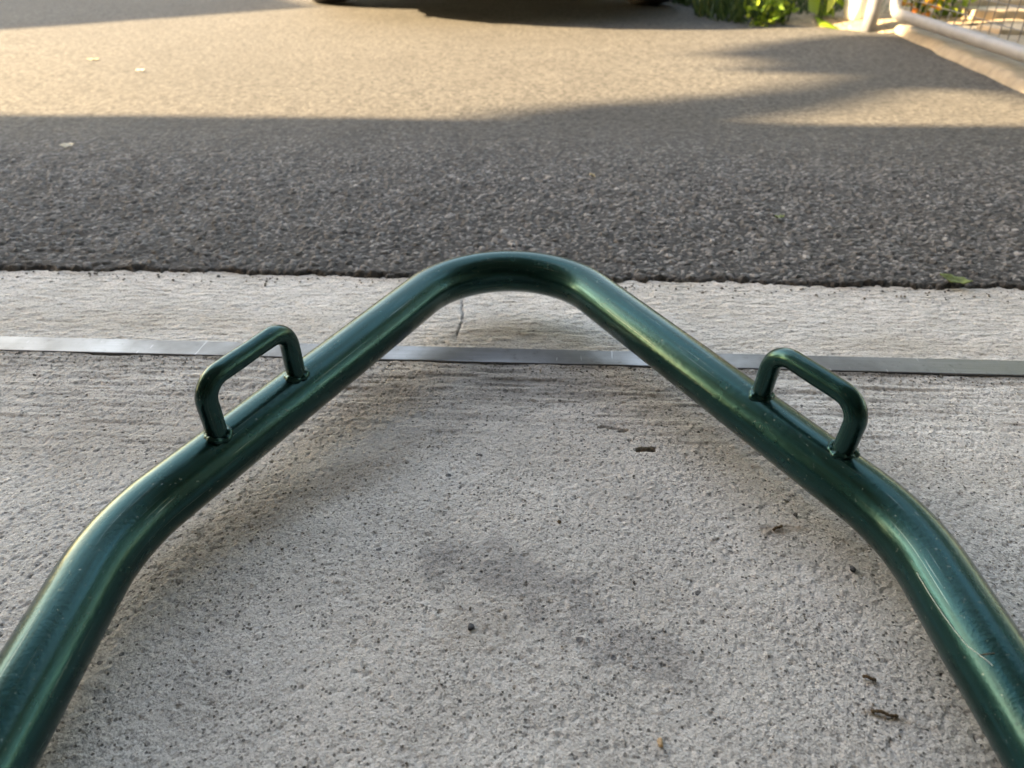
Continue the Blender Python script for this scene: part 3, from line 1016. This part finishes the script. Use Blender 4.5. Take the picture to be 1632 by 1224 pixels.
link('rear_window', mesh([(-0.58, 2.36, 1.42), (0.58, 2.36, 1.42), (0.64, 2.88, 1.09), (-0.64, 2.88, 1.09)], [(0, 1, 2, 3)]), GLASS, car)
for s in (-1, 1):
    for (y0, y1, y2, y3) in ((0.75, 1.15, 1.75, 1.75), (1.83, 1.83, 2.3, 2.6)):
        f = lambda y, z: (s * (0.80 - (z - 0.93) * 0.235), y, z)
        link('side_window', mesh([f(y0, 1.04), f(y3, 1.04), f(y2, 1.39), f(y1, 1.39)], [(0, 1, 2, 3)]), GLASS, car)
    box_obj('headlight', (s * 0.62, -0.68, 0.63), (0.26, 0.10, 0.12), LAMP, car, bev=0.02)
    box_obj('tail_light', (s * 0.66, 3.17, 0.78), (0.20, 0.08, 0.18), plain('tail_lamp', (0.35, 0.01, 0.01), 0.2), car, bev=0.02)
    box_obj('mirror', (s * 0.93, 0.72, 1.03), (0.16, 0.09, 0.12), CARPAINT, car, bev=0.02)
bp = [(x, -0.80 + 0.45 * abs(x / 0.80) ** 2.6, 0.32) for x in np.linspace(-0.80, 0.80, 25)]
link('front_bumper', sweep(bp, 0.085, 14), CARTRIM, car, True)
box_obj('grille', (0, -0.78, 0.56), (0.60, 0.05, 0.10), CARTRIM, car, bev=0.015)
box_obj('underbody', (0, 1.25, 0.21), (1.30, 3.6, 0.06), CARTRIM, car)
tyre_p = [(0.205, -0.075), (0.270, -0.092), (0.302, -0.088), (0.313, -0.068), (0.315, 0.0), (0.313, 0.068), (0.302, 0.088), (0.270, 0.092), (0.205, 0.075), (0.195, 0.0), (0.205, -0.075)]
rim_p = [(0.0, 0.045), (0.05, 0.052), (0.06, 0.03), (0.165, 0.04), (0.185, 0.06), (0.206, 0.074), (0.206, -0.074), (0.18, -0.05), (0.0, -0.05)]
tyre_me, rim_me = lathe(tyre_p, 48), lathe(rim_p, 40)
for s in (-1, 1):
    for y in (0, 2.5):
        w = link('tyre', tyre_me if tyre_me.users == 0 else tyre_me, None, car, True)
        w.location = (s * 0.775, y, 0.315)
        w.rotation_euler = (0, R(90) * s, R(24) if y == 0 else 0)
        r = link('rim', rim_me, None, w, True)
tyre_me.materials.append(RUBBER)
rim_me.materials.append(RIM)

# ------------------------------------------------------------------ litter
def leaf_thing(name, loc, l, w, rz, mat, label, curl=0.25, tilt=(0, 0)):
    V, F = [], []
    n = 8
    for i in range(n + 1):
        t = i / n
        ww = w * 0.5 * math.sin(math.pi * min(1, t * 0.95 + 0.05)) ** 0.8 * (1 + 0.12 * math.sin(i * 2.3))
        for k, sgn in enumerate((-1, -0.45, 0, 0.45, 1)):
            V.append(((t - 0.5) * l, sgn * ww, curl * l * ((t - 0.5) ** 2 + 0.5 * (sgn * ww / l) ** 2 * 4) + 0.0012 * math.sin(i * 1.7 + k)))
    for i in range(n):
        for k in range(4):
            F.append((i * 5 + k, (i + 1) * 5 + k, (i + 1) * 5 + k + 1, i * 5 + k + 1))
    o = link(name, mesh(V, F), mat, None, True)
    md = o.modifiers.new('solid', 'SOLIDIFY')
    md.thickness = 0.0004
    o.location = loc
    o.rotation_euler = (tilt[0], tilt[1], rz)
    return tag(o, label, 'leaf')


leaf_thing('fallen_leaf', (-1.065, 2.187, 0.008), 0.022, 0.014, 0.4, PALELEAF, 'tiny whitish leaf on the sunlit asphalt at left', 0.5)
leaf_thing('fallen_leaf', (-0.871, 1.414, 0.010), 0.026, 0.013, 0.5, PALELEAF, 'pale dry leaf on the shaded asphalt at far left', 0.5, (0.3, 0))
leaf_thing('fallen_leaf', (0.140, 1.230, 0.009), 0.020, 0.012, 1.2, DRYLEAF, 'small tan leaf on shaded asphalt behind the pipe peak', 0.5, (0.4, 0.2))
leaf_thing('fallen_leaf', (0.404, 1.031, 0.009), 0.016, 0.010, 0.2, GREENLEAF, 'small mossy green leaf on shaded asphalt at right', 0.5)
leaf_thing('fallen_leaf', (0.556, 0.812, 0.010), 0.038, 0.015, -0.35, GREENLEAF, 'fresh green leaf at the edge of the asphalt above right handle', 0.45, (0.25, 0.1))
leaf_thing('fallen_leaf', (-1.286, 2.364, 0.008), 0.035, 0.014, 0.1, DRYLEAF, 'yellowish leaf on the sunlit asphalt at far left', 0.3)


def rock(name, loc, r, mat, label, cat, sx=1, sy=1, sz=0.7, seed=0, rz=0.0, group=None):
    bm = bmesh.new()
    bmesh.ops.create_icosphere(bm, subdivisions=2, radius=r)
    rg_ = random.Random(seed)
    ph = [rg_.random() * 6 for _ in range(3)]
    for v in bm.verts:
        k = 1 + 0.22 * math.sin(v.co.x / r * 2.7 + ph[0]) + 0.18 * math.sin(v.co.y / r * 3.1 + ph[1]) + rg_.uniform(-0.08, 0.08)
        v.co = Vector((v.co.x * sx * k, v.co.y * sy * k, v.co.z * sz * k))
    me = bpy.data.meshes.new(name)
    bm.to_mesh(me)
    bm.free()
    o = link(name, me, mat)
    o.location = (loc[0], loc[1], loc[2] + r * sz * 0.6)
    o.rotation_euler = (0, 0, rz)
    return tag(o, label, cat, group)


rock('tan_chip', (0.085, 0.223, 0.0), 0.0022, TANCHIP, 'small tan chip on the concrete at the bottom middle', 'chip', seed=1)
rock('dark_pebble', (0.299, 0.3555, 0.0), 0.0030, STONE, 'larger black pebble beside the right leg of the pipe', 'pebble', 1.2, 0.8, seed=2, rz=0.8)
rock('dark_pebble', (0.247, 0.352, 0.0), 0.0024, STONE, 'black pebble left of the larger one near the right leg', 'pebble', seed=3)
rock('dark_pebble', (0.224, 0.407, 0.0), 0.0019, STONE, 'small black pebble on concrete under the right arm', 'pebble', seed=4)
rock('dark_pebble', (-0.027, 0.302, 0.0), 0.0024, STONE, 'small blue grey pebble beside the dark oil stain', 'pebble', seed=5)
rock('dark_pebble', (-0.028, 0.48, 0.0), 0.0020, STONE, 'small black pebble on concrete in the middle below the peak', 'pebble', seed=6)
rock('brown_crumb', (0.037, 0.399, 0.0), 0.0018, TWIG, 'tiny brown crumb in the middle of the concrete floor', 'crumb', seed=7)
for (x, y, l, rz, s, lab) in ((0.222, 0.2635, 0.0075, -0.35, 9, 'short dark twig crumb on concrete below the right arm'),
                              (0.2215, 0.2400, 0.015, -0.22, 10, 'longer brown twig scrap on concrete at lower right'),
                              (0.205, 0.392, 0.009, 0.5, 12, 'brown scrap of bark on the rusty mark under right arm')):
    q = [(-l / 2, 0, 0.001), (-l / 6, l * 0.06, 0.0018), (l / 6, -l * 0.05, 0.0014), (l / 2, l * 0.03, 0.001)]
    pts = resample(q, l / 14)
    o = link('twig', sweep(pts, 0.0011 * (0.6 + 0.5 * np.abs(np.sin(np.arange(len(pts)) * 1.3 + s))), 7), TWIG)
    o.location = (x, y, 0.0005)
    o.rotation_euler = (0, 0, rz)
    tag(o, lab, 'twig')
# fibre stuck on the right leg
hr = empty('fibre_strand', (0.2616, 0.2671, 0.0449))
tag(hr, 'thin pale fibre stuck along the right leg of the green pipe', 'fibre')
h0 = np.array([0.2616, 0.2671, 0.0449])
fa = [(0.2592, 0.3092, 0.0456), (0.2596, 0.2938, 0.0448), (0.2604, 0.2797, 0.0446), (0.2613, 0.2669, 0.0449), (0.2626, 0.2557, 0.0456), (0.2649, 0.248, 0.0476), (0.2664, 0.2437, 0.0486), (0.2675, 0.2397, 0.0492)]
fb = [(0.2648, 0.2477, 0.0475), (0.2677, 0.2468, 0.0499), (0.271, 0.2459, 0.0518)]
link('strand', sweep(resample(np.array(fa) - h0, 0.002), 0.00022, 6), HAIR, hr)
link('strand', sweep(resample(np.array(fb) - h0, 0.002), 0.00022, 6), TWIG, hr)

# loose grit lying along the strip and over the slab: far too many grains to count
rg = np.random.default_rng(21)
n1, n2, n3 = 900, 700, 300
gx = np.r_[rg.uniform(-0.7, 0.7, n1), rg.uniform(-0.55, 0.55, n2), rg.uniform(-0.8, 0.8, n3)]
gy = np.r_[0.629 - np.abs(rg.normal(0, 0.010, n1)), rg.uniform(0.2, 0.62, n2), 0.826 - np.abs(rg.normal(0, 0.014, n3))]
gr = np.r_[rg.uniform(0.0005, 0.0013, n1), rg.uniform(0.0005, 0.0012, n2), rg.uniform(0.0006, 0.0022, n3)]
base = np.array([(1, 0, 0), (-1, 0, 0), (0, 1, 0), (0, -1, 0), (0, 0, 1), (0, 0, -1)], float)
tri = np.array([(0, 2, 4), (2, 1, 4), (1, 3, 4), (3, 0, 4), (2, 0, 5), (1, 2, 5), (3, 1, 5), (0, 3, 5)])
V, F = [], []
for i in range(len(gx)):
    p = base * gr[i] * rg.uniform(0.55, 1.3, (6, 1)) * np.array([1.2, 1.0, 0.7])
    a = rg.random() * 6.28
    q = np.stack([p[:, 0] * math.cos(a) - p[:, 1] * math.sin(a) + gx[i], p[:, 0] * math.sin(a) + p[:, 1] * math.cos(a) + gy[i], p[:, 2] + gr[i] * 0.4 + 0.0003], 1)
    F += [tuple(t + len(V)) for t in tri]
    V += list(q)
gm = M('loose_grit')
gm.set(Base_Color=gm.ramp(gm.noise(300, 1), [(0.3, (0.04, 0.04, 0.042)), (0.5, (0.13, 0.12, 0.11)), (0.7, (0.33, 0.30, 0.26))]), Roughness=0.85)
go = link('loose_grit', mesh(V, F), gm.m)
go.rotation_euler = (0, 0, FR)
tag(go, 'loose sandy grit lying along the threshold strip and on the concrete', 'grit', kind='stuff')
